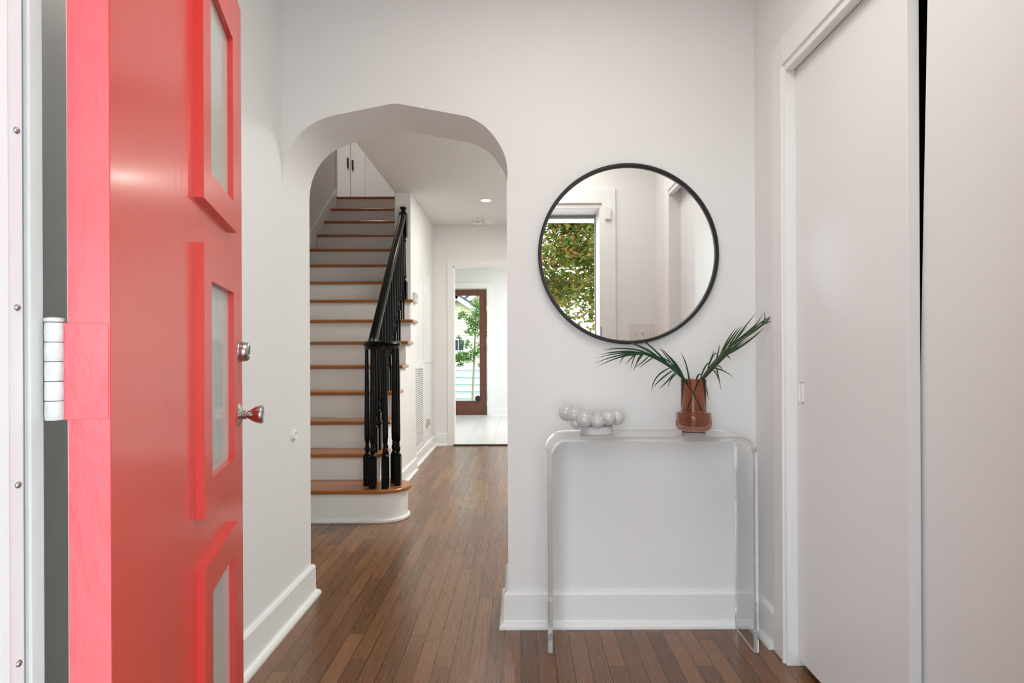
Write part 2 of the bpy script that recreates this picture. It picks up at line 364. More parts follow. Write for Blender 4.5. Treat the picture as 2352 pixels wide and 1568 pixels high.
base_run('baseboard_left_return', (XS, YR), (XL, YR), (0, 1), ext=(0, 1))
base_run('baseboard_back', (XJ, YW), (XR, YW), (0, -1), ext=(1, -1))
base_run('baseboard_arch_jamb', (XJ, YR), (XJ, YW), (-1, 0), ext=(1, 1))
base_run('baseboard_right', (XR, YW), (XR, 2.172), (-1, 0), ext=(-1, 0))
base_run('baseboard_hall_left', (-1.008, WY), (-1.008, YE), (1, 0), ext=(1, -1), h=.125)
base_run('baseboard_hall_end', (-1.008, YE), (-.848, YE), (0, -1), ext=(-1, 0), h=.15)
base_run('baseboard_kitchen', (-.465, YF), (3.2, YF), (0, -1), h=.12, z0=.004)

# ---- closet casing (trim) and reveals
bm = B()
def casing_x(bm, y0, y1, z0, z1): box(bm, XR - .020, XR + .004, y0, y1, z0, z1)
casing_x(bm, CY1 + .008, 2.165, 0, CTOP + .11); box(bm, XR - .026, XR - .018, CY1 + .014, CY1 + .026, 0, CTOP + .02)
struct('trim_1', bm, M['trim'], bevel=.003)
bm = B(); casing_x(bm, CY0 - .11, CY0 - .008, 0, CTOP + .11); struct('trim_2', bm, M['trim'], bevel=.003)
bm = B(); casing_x(bm, CY0 - .008, CY1 + .008, CTOP + .008, CTOP + .11); box(bm, XR - .026, XR - .018, CY0, CY1 + .026, CTOP + .012, CTOP + .024)
struct('trim_3', bm, M['trim'], bevel=.003)
bm = B(); box(bm, XR - .018, XR + .10, CY1, CY1 + .03, 0, CTOP + .03); box(bm, XR - .018, XR + .10, CY0 - .03, CY0, 0, CTOP + .03)
box(bm, XR - .018, XR + .012, CY0, CY1, CTOP - .012, CTOP + .03)
struct('trim_4', bm, M['trim'], bevel=.002)

# ---- closet sliding doors
t = thing('door_2', 'white sliding closet door in the front track with a recessed pull', None, kind='structure')
bm = B(); box(bm, .955, .985, 1.467, CY1 - .001, 0.028, CTOP + .02); obj('door_panel', bm, M['closet'], t, bevel=.0015)
yc = 2.022; zc = .946
bm = B(); fr = .0045
box(bm, .9505, .9555, yc - .014, yc - .014 + fr, zc - .036, zc + .036); box(bm, .9505, .9555, yc + .014 - fr, yc + .014, zc - .036, zc + .036)
box(bm, .9505, .9555, yc - .014, yc + .014, zc - .036, zc - .036 + fr); box(bm, .9505, .9555, yc - .014, yc + .014, zc + .036 - fr, zc + .036)
box(bm, .9538, .9555, yc - .012, yc + .012, zc - .034, zc + .034)
obj('door_pull', bm, M['trim'], t, bevel=.001)
t = thing('door_3', 'white sliding closet door in the rear track, hanging slightly crooked', None, kind='structure', loc=(1.007, 1.4695, 1.30), rot=(math.radians(2.0), 0, 0))
bm = B(); box(bm, -.015, .015, -.62, 0, -1.24, .80); obj('door_panel', bm, M['closet'], t, bevel=.0015)
bm = B(); box(bm, .940, 1.036, CY0, CY1, CTOP + .021, CTOP + .03); struct('trim_5', bm, M['trim'])

# ---- doorway casing at the hall end and threshold
bm = B(); box(bm, -.848, EX0, YE - .018, YE, 0, EZ + .067); struct('trim_6', bm, M['trim'], bevel=.003)
bm = B(); box(bm, EX0, EX1 + .067, YE - .018, YE, EZ, EZ + .067); struct('trim_7', bm, M['trim'], bevel=.003)
bm = B(); box(bm, EX0, EX0 + .012, YE - .018, YE + .13, 0.004, EZ); box(bm, EX0, EX1, YE - .018, YE + .13, EZ - .012, EZ); struct('trim_8', bm, M['trim'])
bm = B(); box(bm, EX0, EX1, YE - .035, YE + .012, 0, .016); o = struct('trim_9', bm, mat('dark_threshold', (.05, .04, .035), .5), bevel=.004)

# ---- front door frame (near left edge of the picture)
JY0, JY1 = 0.5, 0.7065
bm = B()
box(bm, DX0 - .04, DX0, .6855, JY1, 0, DTOP + .04); struct('trim_10', bm, M['trim_old'], bevel=.002)
bm = B(); box(bm, DX0 - .04, DX0 - .006, .6775, .6855, 0, DTOP); struct('trim_11', bm, M['seal'])
t = thing('trim_12', 'white aluminium storm door frame with screws', None, kind='structure')
bm = B(); box(bm, DX0 - .04, DX0, .652, .6775, 0.0, DTOP); box(bm, DX0 - .04, DX0 + .006, .636, .652, 0, DTOP)
box(bm, DX0 - .04, DX0 - .004, .40, .636, 0, DTOP)
obj('frame_strip', bm, M['alu'], t, bevel=.002)
for zz in (1.08 + 519 / F * .667, 1.08 + 111 / F * .667, 1.08 - 297 / F * .667, 1.08 - 708 / F * .667, 1.08 - 1116 / F * .667, 1.08 + 927 / F * .667):
    bm = B(); lathe(bm, [(0, .003), (.0018, .0028), (.0034, .0016), (.004, 0)], 14, Matrix.Translation((DX0, .6685, zz)) @ Matrix.Rotation(PI / 2, 4, 'Y'))
    obj('screw', bm, M['steel'], t, smooth=True)
bm = B(); box(bm, DX1, DX1 + .04, .40, .64, 0, DTOP + .04); box(bm, DX0, DX1, .40, .64, DTOP, DTOP + .04)
struct('trim_13', bm, M['trim_old'], bevel=.003)
bm = B(); box(bm, DX1 - .006, DX1 + .000, .40, .43, 0, DTOP - .0); box(bm, DX0, DX1 - .006, .40, .43, DTOP - .02, DTOP); struct('trim_17', bm, M['seal'])
bm = B(); box(bm, DX1 + .014, DX1 + .108, .64, .656, 0, DTOP + .13); box(bm, DX0 - .115, DX1 + .014, .64, .656, DTOP + .03, DTOP + .13)
struct('trim_14', bm, M['trim'], bevel=.003)
bm = B(); box(bm, DX1 + .001, DX1 + .013, .6395, .6415, 1.19, 1.26); struct('trim_24', bm, M['steel'])
bm = B(); box(bm, DX0 - .135, DX0 - .060, .702, .718, 0, DTOP + .03); struct('trim_15', bm, M['trim'], bevel=.003)

# ---- strike plate, chime sensor and switch plate on the front wall (seen in the mirror)
t = thing('light_switch_plate', 'triple white light switch plate on the front wall, seen in the mirror', 'light switch', (0.835, .64, 1.222))
bm = B(); box(bm, -.082, .082, 0, .006, -.06, .06); obj('plate', bm, mat('switch_plastic', (.73, .69, .68), .35), t, bevel=.002)
for x in (-.046, 0, .046):
    bm = B(); box(bm, x - .005, x + .005, .006, .016, -.004, .012); obj('toggle', bm, M['plastic'], t, bevel=.001)
bm = B(); box(bm, -.019, .019, 0, .022, -.040, .040); o = obj('door_sensor', bm, M['plastic'], bevel=.003); o.location = (.603, .656, 2.027)
tag(o, 'small white sensor box on the front door casing, seen in the mirror', 'sensor')

# ------------------------------------------------------------------ the red front door
DW = 0.910; DT = 0.0445
ang = math.atan2(.2725, .962)
front = thing('door_1', 'open red front door with three framed windows', None, kind='structure', loc=(-.4936, .722, 0), rot=(0, 0, PI / 2 + ang))
# local x: hinge edge -> latch edge, local y: +y = away from the painted face (towards the left wall), face at y=0
WX0, WX1 = .470, .702; OX0, OX1 = .407, .748
wins = [(1.440, 1.822), (.838, 1.226), (.230, .614)]; ZT = 2.0
bm = B()
box(bm, 0.0, WX0, 0, DT, .012, ZT); box(bm, WX1, DW, 0, DT, .012, ZT)
zz = [.012] + [v for w in sorted(wins) for v in w] + [ZT]
for i in range(0, len(zz), 2): box(bm, WX0, WX1, 0, DT, zz[i], zz[i + 1])
bmesh.ops.remove_doubles(bm, verts=bm.verts, dist=1e-5)
obj('door_slab', bm, M['red'], front)
for z0, z1 in wins:
    a, b = z0 - .065, z1 + .065
    bm = B()
    # mitred moulding: four prisms
    def quad(p):  # p: outline in (x,z)
        prism(bm, p, -.016, .0, 'Y')
    quad([(OX0, a), (WX0, z0), (WX0, z1), (OX0, b)]); quad([(WX1, z0), (OX1, a), (OX1, b), (WX1, z1)])
    quad([(OX0, a), (OX1, a), (WX1, z0), (WX0, z0)]); quad([(WX0, z1), (WX1, z1), (OX1, b), (OX0, b)])
    bmesh.ops.remove_doubles(bm, verts=bm.verts, dist=1e-5)
    wf = obj('window_frame', bm, M['red'], front)
    bm = B(); box(bm, WX0 - .0, WX1 + .0, -.004, .001, z0, z1); obj('window_pane', bm, M['frosted'], front)
bm = B(); box(bm, .001, DW - .001, DT, DT + .001, .013, ZT - .001); o_ = obj('inner_face', bm, M['trim'], front); o_['label'] = 'white painted inner side'
# painted-over hinge edge: slightly lumpy skin on the edge
bm = B(); box(bm, -.0018, 0.0, .0006, DT - .0006, .013, ZT - .001)
obj('hinge_edge', bm, M['red_edge_lit'], front)
hz = (1.119 + 1.004) / 2
for zc_ in (hz,):
    h = thing('hinge', None); h.parent = front; h.location = (0, 0, zc_); h['label'] = 'white painted hinge knuckles, grimy at the joints'
    bm = B(); box(bm, -.0032, -.0018, .002, DT + .004, -.0575, .0575); obj('hinge_leaf', bm, M['red_edge_lit'], h, bevel=.0006)
    kn = mat('painted_hinge', (.80, .79, .77), .4, vary=.25, vscale=60, bump=.5, bscale=80)
    T = Matrix.Translation((-.0035, DT + .0125, 0))
    bm = B(); lathe(bm, [(0, -.0570), (.0084, -.0570), (.0084, .0570), (0, .0570)], 24, T); obj('hinge_pin', bm, M['darkvoid'], h)
    for i in range(5):
        z0 = -.0575 + i * .023; bm = B()
        lathe(bm, [(0, z0 + .0004), (.0088, z0 + .0004), (.0094, z0 + .0014), (.0096, z0 + .0115), (.0094, z0 + .0216), (.0088, z0 + .0226), (0, z0 + .0226)], 28, T); obj('hinge_knuckle', bm, kn, h, smooth=True)
    bm = B(); lathe(bm, [(0, .0575), (.0078, .0578), (.0100, .0592), (.0102, .0622), (.006, .0638), (0, .0642)], 28, T); obj('pin_cap', bm, kn, h, smooth=True)
# deadbolt and knob; axis along -y (out of the painted face)
def axis_out(x, z): return Matrix.Translation((x, 0, z)) @ Matrix.Rotation(PI / 2, 4, 'X')
d = thing('deadbolt', None); d.parent = front; d['label'] = 'brushed nickel deadbolt cylinder'
bm = B(); lathe(bm, [(0, 0), (.0275, 0), (.0275, .004), (.0262, .006), (.0255, .0065), (.0265, .010), (.0235, .022), (.020, .026), (.017, .0268), (.0165, .0255), (0, .0255)], 40, axis_out(.852, 1.088))
obj('lock_cylinder', bm, M['steel'], d, smooth=True)
bm = B(); box(bm, .8505, .8535, -.0265, -.0250, 1.082, 1.094); obj('keyhole', bm, M['darkvoid'], d)
d = thing('doorknob', None); d.parent = front; d['label'] = 'brushed nickel tulip doorknob'
bm = B(); lathe(bm, [(0, 0), (.031, 0), (.031, .002), (.026, .005), (.019, .009), (.0115, .0105), (.0100, .013), (.0118, .0145), (.0118, .0185), (.0090, .020), (.0090, .0225),
                     (.0125, .027), (.0185, .036), (.0225, .045), (.0242, .052), (.0238, .0565), (.0215, .0590), (.0195, .0593), (.0180, .0585), (.0100, .0582), (.0095, .0572), (0, .0572)], 40, axis_out(.852, .925))
obj('knob', bm, M['steel'], d, smooth=True)
bm = B(); box(bm, DW, DW + .0015, .010, .034, .90, .955); obj('latch_plate', bm, M['steel'], front)

# rubber bumper where the knob would hit the wall
t = thing('door_bumper', 'round white door bumper on the left wall beyond the red door', 'door bumper', (XL, 2.475, .748))
bm = B(); lathe(bm, [(0, .004), (.012, .004), (.0135, .0095), (.0165, .0115), (.0205, .0095), (.0225, .004), (.0225, 0), (0, 0)], 32, Matrix.Rotation(PI / 2, 4, 'Y'))
obj('bumper_ring', bm, M['plastic'], t, smooth=True)
bm = B(); lathe(bm, [(0, .0075), (.003, .007), (.004, .004)], 16, Matrix.Rotation(PI / 2, 4, 'Y')); obj('screw', bm, M['plastic'], t, smooth=True)

# ------------------------------------------------------------------ staircase
R_ = .1985; G = .2357; Y1 = 3.874; XT = -.94
def ny(k): return Y1 + G * (k - 1) if k > 1 else 3.80
def tz(k): return R_ * k if k > 1 else .214
stairs = thing('staircase', 'straight staircase with white risers, varnished wood treads and a rounded bottom step', 'staircase', (0, 0, 0))
def rounded(x0, yf, yb, cx, cy, r, n=18):
    pts = [(x0, yf), (cx, yf)]
    for i in range(1, n): a = -PI / 2 + PI * i / n; pts.append((cx + r * math.cos(a), cy + r * math.sin(a)))
    pts += [(cx, yb), (x0, yb)]
    return pts
CX, CYb = -.905, 3.98
bm = B(); prism(bm, rounded(XS, 3.80, 4.16, CX, CYb, .18), tz(1) - .026, tz(1), 'Z'); obj('tread', bm, M['tread'], stairs, bevel=.009, seg=3)
bm = B(); prism(bm, rounded(XS, 3.824, 4.136, CX, CYb, .156), 0, tz(1) - .026, 'Z'); obj('riser', bm, M['trim'], stairs, smooth=True)
bm = B(); prism(bm, rounded(XS, 3.810, 4.150, CX, CYb, .170), 0, .022, 'Z'); obj('shoe_molding', bm, M['trim'], stairs, bevel=.006)
for k in range(2, 16):
    y0 = ny(k); zt = tz(k); yb = ny(k) + G + .03 if k < 15 else 9.2
    bm = B()
    if k < 8: pts = [(XS, y0), (XT, y0), (XT, yb), (XS, yb)]
    elif k == 8: pts = [(XS, y0), (-.982, y0), (-.982, WY - .001), (-1.158, WY - .001), (-1.158, yb), (XS, yb)]
    elif k < 15: pts = [(XS, y0), (-1.158, y0), (-1.158, yb), (XS, yb)]
    else: pts = [(XS, y0), (-1.158, y0), (-1.158, 7.45), (XS, 7.45)]
    prism(bm, pts, zt - .027, zt, 'Z'); obj('tread', bm, M['tread'], stairs, bevel=.009, seg=3)
    bm = B(); xr = -.966 if k < 8 else (-1.0 if k == 8 else -1.158)
    yy = y0 + .028
    zb = tz(k - 1)
    if k == 8: box(bm, XS, -1.158, yy, yy + .018, zb, zt - .027); box(bm, -1.158, -1.02, yy, WY - .001, zb, zt - .027)
    else: box(bm, XS, xr, yy, yy + .018, zb, zt - .027)
    obj('riser', bm, M['trim'], stairs)
bm = B(); box(bm, XS, -1.158, 7.451, 9.2, tz(15) - .2, tz(15)); box(bm, -4.4, XS - .001, 7.192, 9.2, tz(15) - .2, tz(15)); struct('floor_upstairs', bm, M['floor'])
# stepped panel under the open side
pts = [(4.10, 0.0), (WY, 0.0)]
top = []
for k in range(7, 1, -1):
    top += [(min(ny(k + 1) + .036, WY), tz(k) - .028), (ny(k) + .036, tz(k) - .028)]
pts += top
bm = B(); prism(bm, pts, -1.0, -.967, 'X'); obj('stair_stringer', bm, M['wall'], stairs)
bm = B(); box(bm, -.968, -.953, 4.15, WY - .02, 0, .12); box(bm, -.968, -.938, 4.15, WY - .035, 0, .022); obj('baseboard', bm, M['trim'], stairs, bevel=.004)
# sloped skirt board on the left wall
sk = []
def sl(y): return 2.296 + (y - 6.25) * (3.066 - 2.296) / (7.17 - 6.25)
bm = B(); prism(bm, [(3.75, 0), (3.75, sl(3.95)), (7.19, sl(7.19)), (7.19, 2.6), (4.2, 0)], XS, XS + .022, 'X'); obj('skirt_board', bm, M['trim'], stairs, bevel=.003)

# ------------------------------------------------------------------ railing
rail = thing('stair_railing', 'glossy black stair railing with turned balusters and a curled volute at the bottom step', 'railing', (-.902, 3.93, tz(1)))
rail_loc = Vector(rail.location)
def rl(bm): bmesh.ops.translate(bm, verts=bm.verts, vec=-rail_loc); return bm
def zr(y): return 1.150 + (y - 4.05) * .829
def xr_(y): return -1.0 - (y - 4.05) * .048
rp = [(-.030, -.012), (-.030, .006), (-.020, .022), (0, .028), (.020, .022), (.030, .006), (.030, -.012), (.022, -.020), (.024, -.030), (-.024, -.030), (-.022, -.020)]
path = [Vector((-.985, 3.93, 1.142)), Vector((-.992, 3.99, 1.142)), Vector((-1.0, 4.05, 1.150))] + [Vector((xr_(y), y, zr(y))) for y in (4.10, 4.5, 5.0, 5.51)]
bm = B(); sweep(bm, path, rp); obj('handrail', rl(bm), M['black'], rail, smooth=True)
bm = B(); lathe(bm, [(0, 1.166), (.105, 1.166), (.117, 1.160), (.123, 1.150), (.121, 1.140), (.112, 1.132), (.114, 1.122), (.114, 1.112), (.0, 1.112)], 48, Matrix.Translation((-.902, 3.93, 0)))
obj('volute', rl(bm), M['black'], rail, smooth=True)
def baluster(x, y, z0, z1, w=.021, bh=.20):
    bm = B()
    L = z1 - z0
    # square block then turned shaft
    box(bm, x - w, x + w, y - w, y + w, z0, z0 + bh)
    T = Matrix.Translation((x, y, z0))
    q = bh
    prof = [(0, q - .002), (w * .9, q), (w * .98, q + .006), (w * .8, q + .012), (w * .55, q + .017), (w * .62, q + .024), (w * .86, q + .040), (w * .84, q + .050), (w * .5, q + .064),
            (w * .62, q + .068), (w * .66, q + .074), (w * .5, q + .080), (w * .82, q + .10), (w * .86, q + .16), (w * .72, q + (L - q) * .6), (w * .56, L), (0, L)]
    lathe(bm, prof, 14, T)
    return obj('baluster', rl(bm), M['black'], rail, smooth=True)
for x, y in ((-1.008, 3.945), (-.953, 3.868), (-.870, 3.860), (-.846, 4.02), (-.808, 3.955), (-.905, 4.03)):
    baluster(x, y, tz(1), 1.114)
for k in range(2, 8):
    for dy, bh in ((.055, .17), (.173, .27)):
        y = ny(k) + dy; baluster(xr_(y) + .0, y, tz(k), zr(y) - .022, w=.017, bh=bh)
bm = B()
px_, py_ = -1.071, 5.540; hw = .033
box(bm, px_ - hw, px_ + hw, py_ - hw, py_ + hw, tz(8), tz(8) + .16)
T = Matrix.Translation((px_, py_, tz(8)))
lathe(bm, [(0, .16), (.030, .161), (.031, .170), (.022, .178), (.019, .19), (.028, .205), (.026, .225), (.022, .40), (.019, .52), (.022, .535), (.029, .545), (.022, .552), (.020, .562), (.030, .572), (.031, .582), (0, .584)], 20, T)
box(bm, px_ - hw, px_ + hw, py_ - hw, py_ + hw, tz(8) + .582, tz(8) + .80)
lathe(bm, [(.033, .80), (.026, .808), (.017, .818), (.019, .826), (.027, .836), (.030, .846), (.030, .852), (.022, .858), (0, .862)], 24, T)
obj('newel_post', rl(bm), M['black'], rail, smooth=True)

# ------------------------------------------------------------------ upstairs cupboard doors
t = thing('door_4', 'pair of narrow white cupboard doors upstairs with black pulls', None, kind='structure')
bm = B(); box(bm, -3.05, -2.586, 9.165, 9.2, 2.98, 5.0); obj('door_panel', bm, M['trim'], t, bevel=.003)
bm = B(); box(bm, -2.578, -2.41, 9.165, 9.2, 2.98, 5.0); obj('door_panel', bm, M['trim'], t, bevel=.003)
for x, z in ((-2.612, 4.01), (-2.538, 3.975)):
    bm = B(); box(bm, x - .013, x + .013, 9.125, 9.139, z - .075, z + .075); box(bm, x - .008, x + .008, 9.137, 9.166, z - .06, z - .045); box(bm, x - .008, x + .008, 9.137, 9.166, z + .045, z + .06)
    obj('door_pull', bm, M['blackmetal'], t, bevel=.003)
bm = B(); box(bm, -2.41, -2.36, 9.16, 9.2, 2.98, 5.06); struct('trim_18', bm, M['trim'], bevel=.004)
bm = B(); box(bm, XS - .10, XS + .022, 7.191, 7.215, 2.98, 5.1); box(bm, XS - .03, XS + .0, 7.19, 7.23, 2.98, 5.1); struct('trim_19', bm, M['trim'], bevel=.004)

# ------------------------------------------------------------------ things on the hall wall and ceiling
WX = -1.008
t = thing('thermostat', 'grey thermostat box on the hall wall beside the stair treads', 'thermostat', (WX, 5.72, 1.618))
bm = B(); box(bm, 0, .030, -.075, .075, -.048, .048); obj('case', bm, mat('thermostat_plastic', (.60, .59, .57), .4), t, bevel=.004)
bm = B(); box(bm, .030, .032, -.045, .045, -.012, .030); obj('display', bm, M['greyplastic'], t)
t = thing('electrical_panel', 'flush white electrical panel cover above the vent grille', 'electrical panel', (WX, 6.56, 1.46))
bm = B(); box(bm, 0, .006, -.29, .29, -.475, .475); obj('cover', bm, M['wall'], t, bevel=.001)
bm = B(); box(bm, .006, .010, -.21, .20, -.29, .27); obj('panel_door', bm, M['wall'], t, bevel=.001)
bm = B(); box(bm, .010, .014, .13, .145, -.03, .03); obj('latch', bm, M['plastic'], t)
for y, z in ((-.25, .40), (-.25, -.02), (-.25, -.42), (.25, .40), (.25, -.02), (.25, -.42)):
    bm = B(); lathe(bm, [(0, .009), (.006, .008), (.007, .006)], 12, Matrix.Translation((0, y, z)) @ Matrix.Rotation(PI / 2, 4, 'Y')); obj('screw', bm, M['greyplastic'], t)
t = thing('return_air_grille', 'tall white perforated air return grille above the hall baseboard', 'vent', (WX, 5.935, .13))
bm = B(); box(bm, 0, .010, -.31, -.265, 0, .85); box(bm, 0, .010, .265, .31, 0, .85); box(bm, 0, .010, -.265, .265, 0, .045); box(bm, 0, .010, -.265, .265, .805, .85); obj('frame', bm, M['plastic'], t, bevel=.002)
bm = B(); box(bm, 0, .002, -.265, .265, .045, .805); obj('backing', bm, M['darkvoid'], t)
bm = B()
nr = 36
for i in range(nr):
    z = .047 + i * .756 / nr; box(bm, .002, .008, -.265, .265, z, z + .0075)
for j in range(9):
    y = -.265 + j * .53 / 8; box(bm, .003, .0085, y - .009, y + .009, .045, .805)
obj('louvers', bm, M['plastic'], t)
t = thing('wall_outlet', 'small electrical outlet with a plugged-in grey box low on the hall wall', 'outlet', (WX, 6.47, .345))
bm = B(); box(bm, 0, .005, -.06, .02, -.035, .115); obj('plate', bm, M['plastic'], t, bevel=.002)
bm = B(); box(bm, .0, .035, -.02, .075, -.04, .035); obj('plug', bm, M['greyplastic'], t, bevel=.003)

t = thing('ceiling_downlight', 'lit round recessed downlight in the hall ceiling', 'ceiling light', (-.324, 5.87, CZ))
bm = B(); lathe(bm, [(.046, 0), (.058, 0), (.060, -.003), (.057, -.006), (.047, -.005)], 32, closed=True); obj('trim_ring', bm, M['plastic'], t, smooth=True)
bm = B(); lathe(bm, [(0, -.0035), (.046, -.0035), (.046, -.001), (0, -.001)], 32); obj('lens', bm, M['lens'], t)
t = thing('smoke_detector', 'round white smoke detector on the hall ceiling, left one with dark sounder holes', 'smoke detector', (-.472, 6.78, CZ), group='hall ceiling detectors')
bm = B(); lathe(bm, [(0, 0), (.060, 0), (.062, -.012), (.058, -.030), (.050, -.036), (0, -.038)], 32); obj('body', bm, M['plastic'], t, smooth=True)
bm = B()
for i in range(4): box(bm, -.022 + i * .013, -.014 + i * .013, -.061, -.052, -.030, -.022)
obj('sounder_holes', bm, M['darkvoid'], t)
t = thing('smoke_detector', 'wider flat-rimmed smoke detector on the hall ceiling, the right one', 'smoke detector', (-.316, 6.74, CZ), group='hall ceiling detectors')
bm = B(); lathe(bm, [(0, 0), (.076, 0), (.077, -.010), (.070, -.016), (.066, -.017), (.060, -.032), (.040, -.040), (0, -.041)], 32); obj('body', bm, M['plastic'], t, smooth=True)
bm = B(); lathe(bm, [(0, -.044), (.009, -.043), (.010, -.040)], 16); obj('test_button', bm, M['plastic'], t)

# ------------------------------------------------------------------ kitchen door and the garden beyond
t = thing('door_5', 'brown wooden back door with one tall glass pane', None, kind='structure', loc=(0, YF + .03, 0))
dx0, dx1 = -1.455, -.572; st = .122
bm = B(); box(bm, dx0, dx0 + st, 0, .045, .012, 2.205); box(bm, dx1 - st, dx1, 0, .045, .012, 2.205); box(bm, dx0 + st, dx1 - st, 0, .045, .012, .262); box(bm, dx0 + st, dx1 - st, 0, .045, 2.096, 2.205)
obj('door_frame', bm, M['wood_door'], t, bevel=.004)
bm = B(); box(bm, dx0 + st, dx1 - st, .019, .025, .262, 2.096); obj('door_pane', bm, M['door_glass'], t)
for z in (.32, 1.18, 2.02):
    bm = B(); box(bm, dx1 + .001, dx1 + .014, -.045, .0, z - .055, z + .055); obj('hinge', bm, M['greyplastic'], t)
bm = B(); box(bm, KX1 + .004, KX1 + .095, YF - .018, YF, 0.004, KZ + .01); struct('trim_20', bm, M['trim'], bevel=.003)
bm = B(); box(bm, KX0 - .09, KX1 + .095, YF - .018, YF, KZ + .01, KZ + .10); struct('trim_21', bm, M['trim'], bevel=.003)
bm = B(); box(bm, KX0, KX1, YF - .02, YF + .09, 0.004, .014); struct('trim_22', bm, M['greyplastic'])
o_ = thing('door_stop', 'small round black stop at the lower corner of the back door glass', 'door stop', (-.725, YF + .016, .305))
bm = B(); lathe(bm, [(0, 0), (.018, 0), (.018, .01), (.046, .012), (.050, .022), (.046, .034), (.020, .036), (0, .032)], 24, Matrix.Translation((0, 0, 0)) @ Matrix.Rotation(PI / 2, 4, 'X')); obj('bumper', bm, M['blackmetal'], o_, smooth=True)
bm = B(); box(bm, -.006, .006, -.012, .012, -.045, .0); obj('bracket', bm, M['blackmetal'], o_)

bm = B(); box(bm, -30, 30, YF + .12, 60, -.14, -.06); struct('ground_back', bm, M['grass'])
bm = B(); box(bm, -30, 30, -40, .42, -.16, -.08); struct('ground_front', bm, M['concrete'])
bm = B(); box(bm, -1.13, 1.63, -1.3, .40, -.08, -.02); struct('porch_step', bm, M['concrete'])

# the porch roof and walls: unseen, added to narrow the daylight at the doorway
t = thing('added_porch_shell', None, None, kind='structure')
bm = B(); box(bm, -1.25, 1.75, -1.15, .34, 2.36, 2.48); obj('added_porch_roof', bm, M['wtrim'], t)
bm = B(); box(bm, -1.25, -1.13, -1.15, .34, -.08, 2.36); obj('added_porch_wall', bm, M['added_porch'], t)
bm = B(); box(bm, 1.63, 1.75, -1.15, .34, -.08, 2.36); obj('added_porch_wall', bm, M['wtrim'], t)  # added too, pale to throw light onto the left door frame
# lap siding fence
t = thing('garden_fence', 'white horizontal board fence behind the young tree', 'fence', (-1.4, 13.3, -.06))
bm = B()
for i in range(6):
    z = i * .158; prism(bm, [(0, z), (.03, z), (.012, z + .152), (0, z + .152)], -2.5, 2.5, 'X', Matrix.Scale(-1, 4, (0, 1, 0)))
obj('boards', bm, M['fence'], t)
for x in (-2.3, 0, 2.3):
    bm = B(); box(bm, x - .045, x + .045, .0, .09, 0, .95); obj('post', bm, M['fence'], t)
# neighbouring cottage
YH = 20.0
hs = thing('neighbour_cottage', 'cream clapboard cottage with white gable trim and dark roof beyond the fence', 'house', (-2.1, YH, -.06))
pk = at(1050, 690, YH); ox, oz = pk.x + 2.1, pk.z + .06
bm = B()
half = 2.6; sl_ = .65
n = 30
for i in range(n):
    z0 = i * .11
    zt_ = z0 + .105
    def hw_(z): return min(half, max(0.0, (oz - z) / sl_))
    w0, w1 = hw_(z0), hw_(zt_)
    if w0 <= 0.02: break
    vs = [(ox - w0, -.02, z0), (ox + w0, -.02, z0), (ox + w1, 0, zt_), (ox - w1, 0, zt_)]
    a = [bm.verts.new(v) for v in vs]; b = [bm.verts.new((v[0], 3.0, v[2])) for v in vs]
    bm.faces.new(a); bm.faces.new(list(reversed(b)))
    for q in range(4): bm.faces.new([a[q], b[q], b[(q + 1) % 4], a[(q + 1) % 4]])
obj('siding', bm, M['siding'], hs)
def slab(bm, p, q, th, y0, y1):   # sloping slab between (x,z) points p and q
    d = Vector((q[0] - p[0], q[1] - p[1])).normalized(); nn = Vector((-d.y, d.x)) * th
    prism(bm, [p, q, (q[0] + nn.x, q[1] + nn.y), (p[0] + nn.x, p[1] + nn.y)], y0, y1, 'Y')
bm = B(); slab(bm, (ox, oz), (ox + half + .3, oz - (half + .3) * sl_), .15, -.28, -.20); slab(bm, (ox - half - .3, oz - (half + .3) * sl_), (ox, oz), .15, -.28, -.20); obj('gable_trim', bm, M['wtrim'], hs)
bm = B(); slab(bm, (ox, oz + .17), (ox + half + .3, oz + .17 - (half + .3) * sl_), .06, -.32, 3.2); slab(bm, (ox - half - .3, oz + .17 - (half + .3) * sl_), (ox, oz + .17), .06, -.32, 3.2); obj('roof', bm, M['roof'], hs)
wv_ = at(1053, 792, YH - .05); wx, wz = wv_.x + 2.1, wv_.z + .06
wf = B(); box(wf, wx - .24, wx + .24, -.09, -.02, wz - .28, wz + .24); wfo = obj('window_frame', wf, M['wtrim'], hs)
bm = B(); box(bm, wx - .17, wx - .012, -.10, -.09, wz - .18, wz + .17); box(bm, wx + .012, wx + .17, -.10, -.09, wz - .18, wz + .17); obj('window_pane', bm, M['darkvoid'], wfo)
# second, taller gable further back
h2 = thing('neighbour_house', 'larger cream house with a white roof edge behind the cottage', 'house', (1.2, 25.0, -.06))
bm = B(); box(bm, -3.2, 4, 0, 4, 0, 3.4); prism(bm, [(-3.2, 3.4), (4, 3.4), (.4, 6.0)], 0, 4, 'Y'); obj('siding', bm, M['siding'], h2)
bm = B(); slab(bm, (-3.7, 2.98), (.4, 5.98), .20, -.4, -.3); slab(bm, (.4, 5.98), (4.5, 2.98), .20, -.4, -.3); obj('gable_trim', bm, M['wtrim'], h2)
bm = B(); slab(bm, (-3.7, 3.19), (.4, 6.19), .08, -.45, 4.3); slab(bm, (.4, 6.19), (4.5, 3.19), .08, -.45, 4.3); obj('roof', bm, M['roof'], h2)

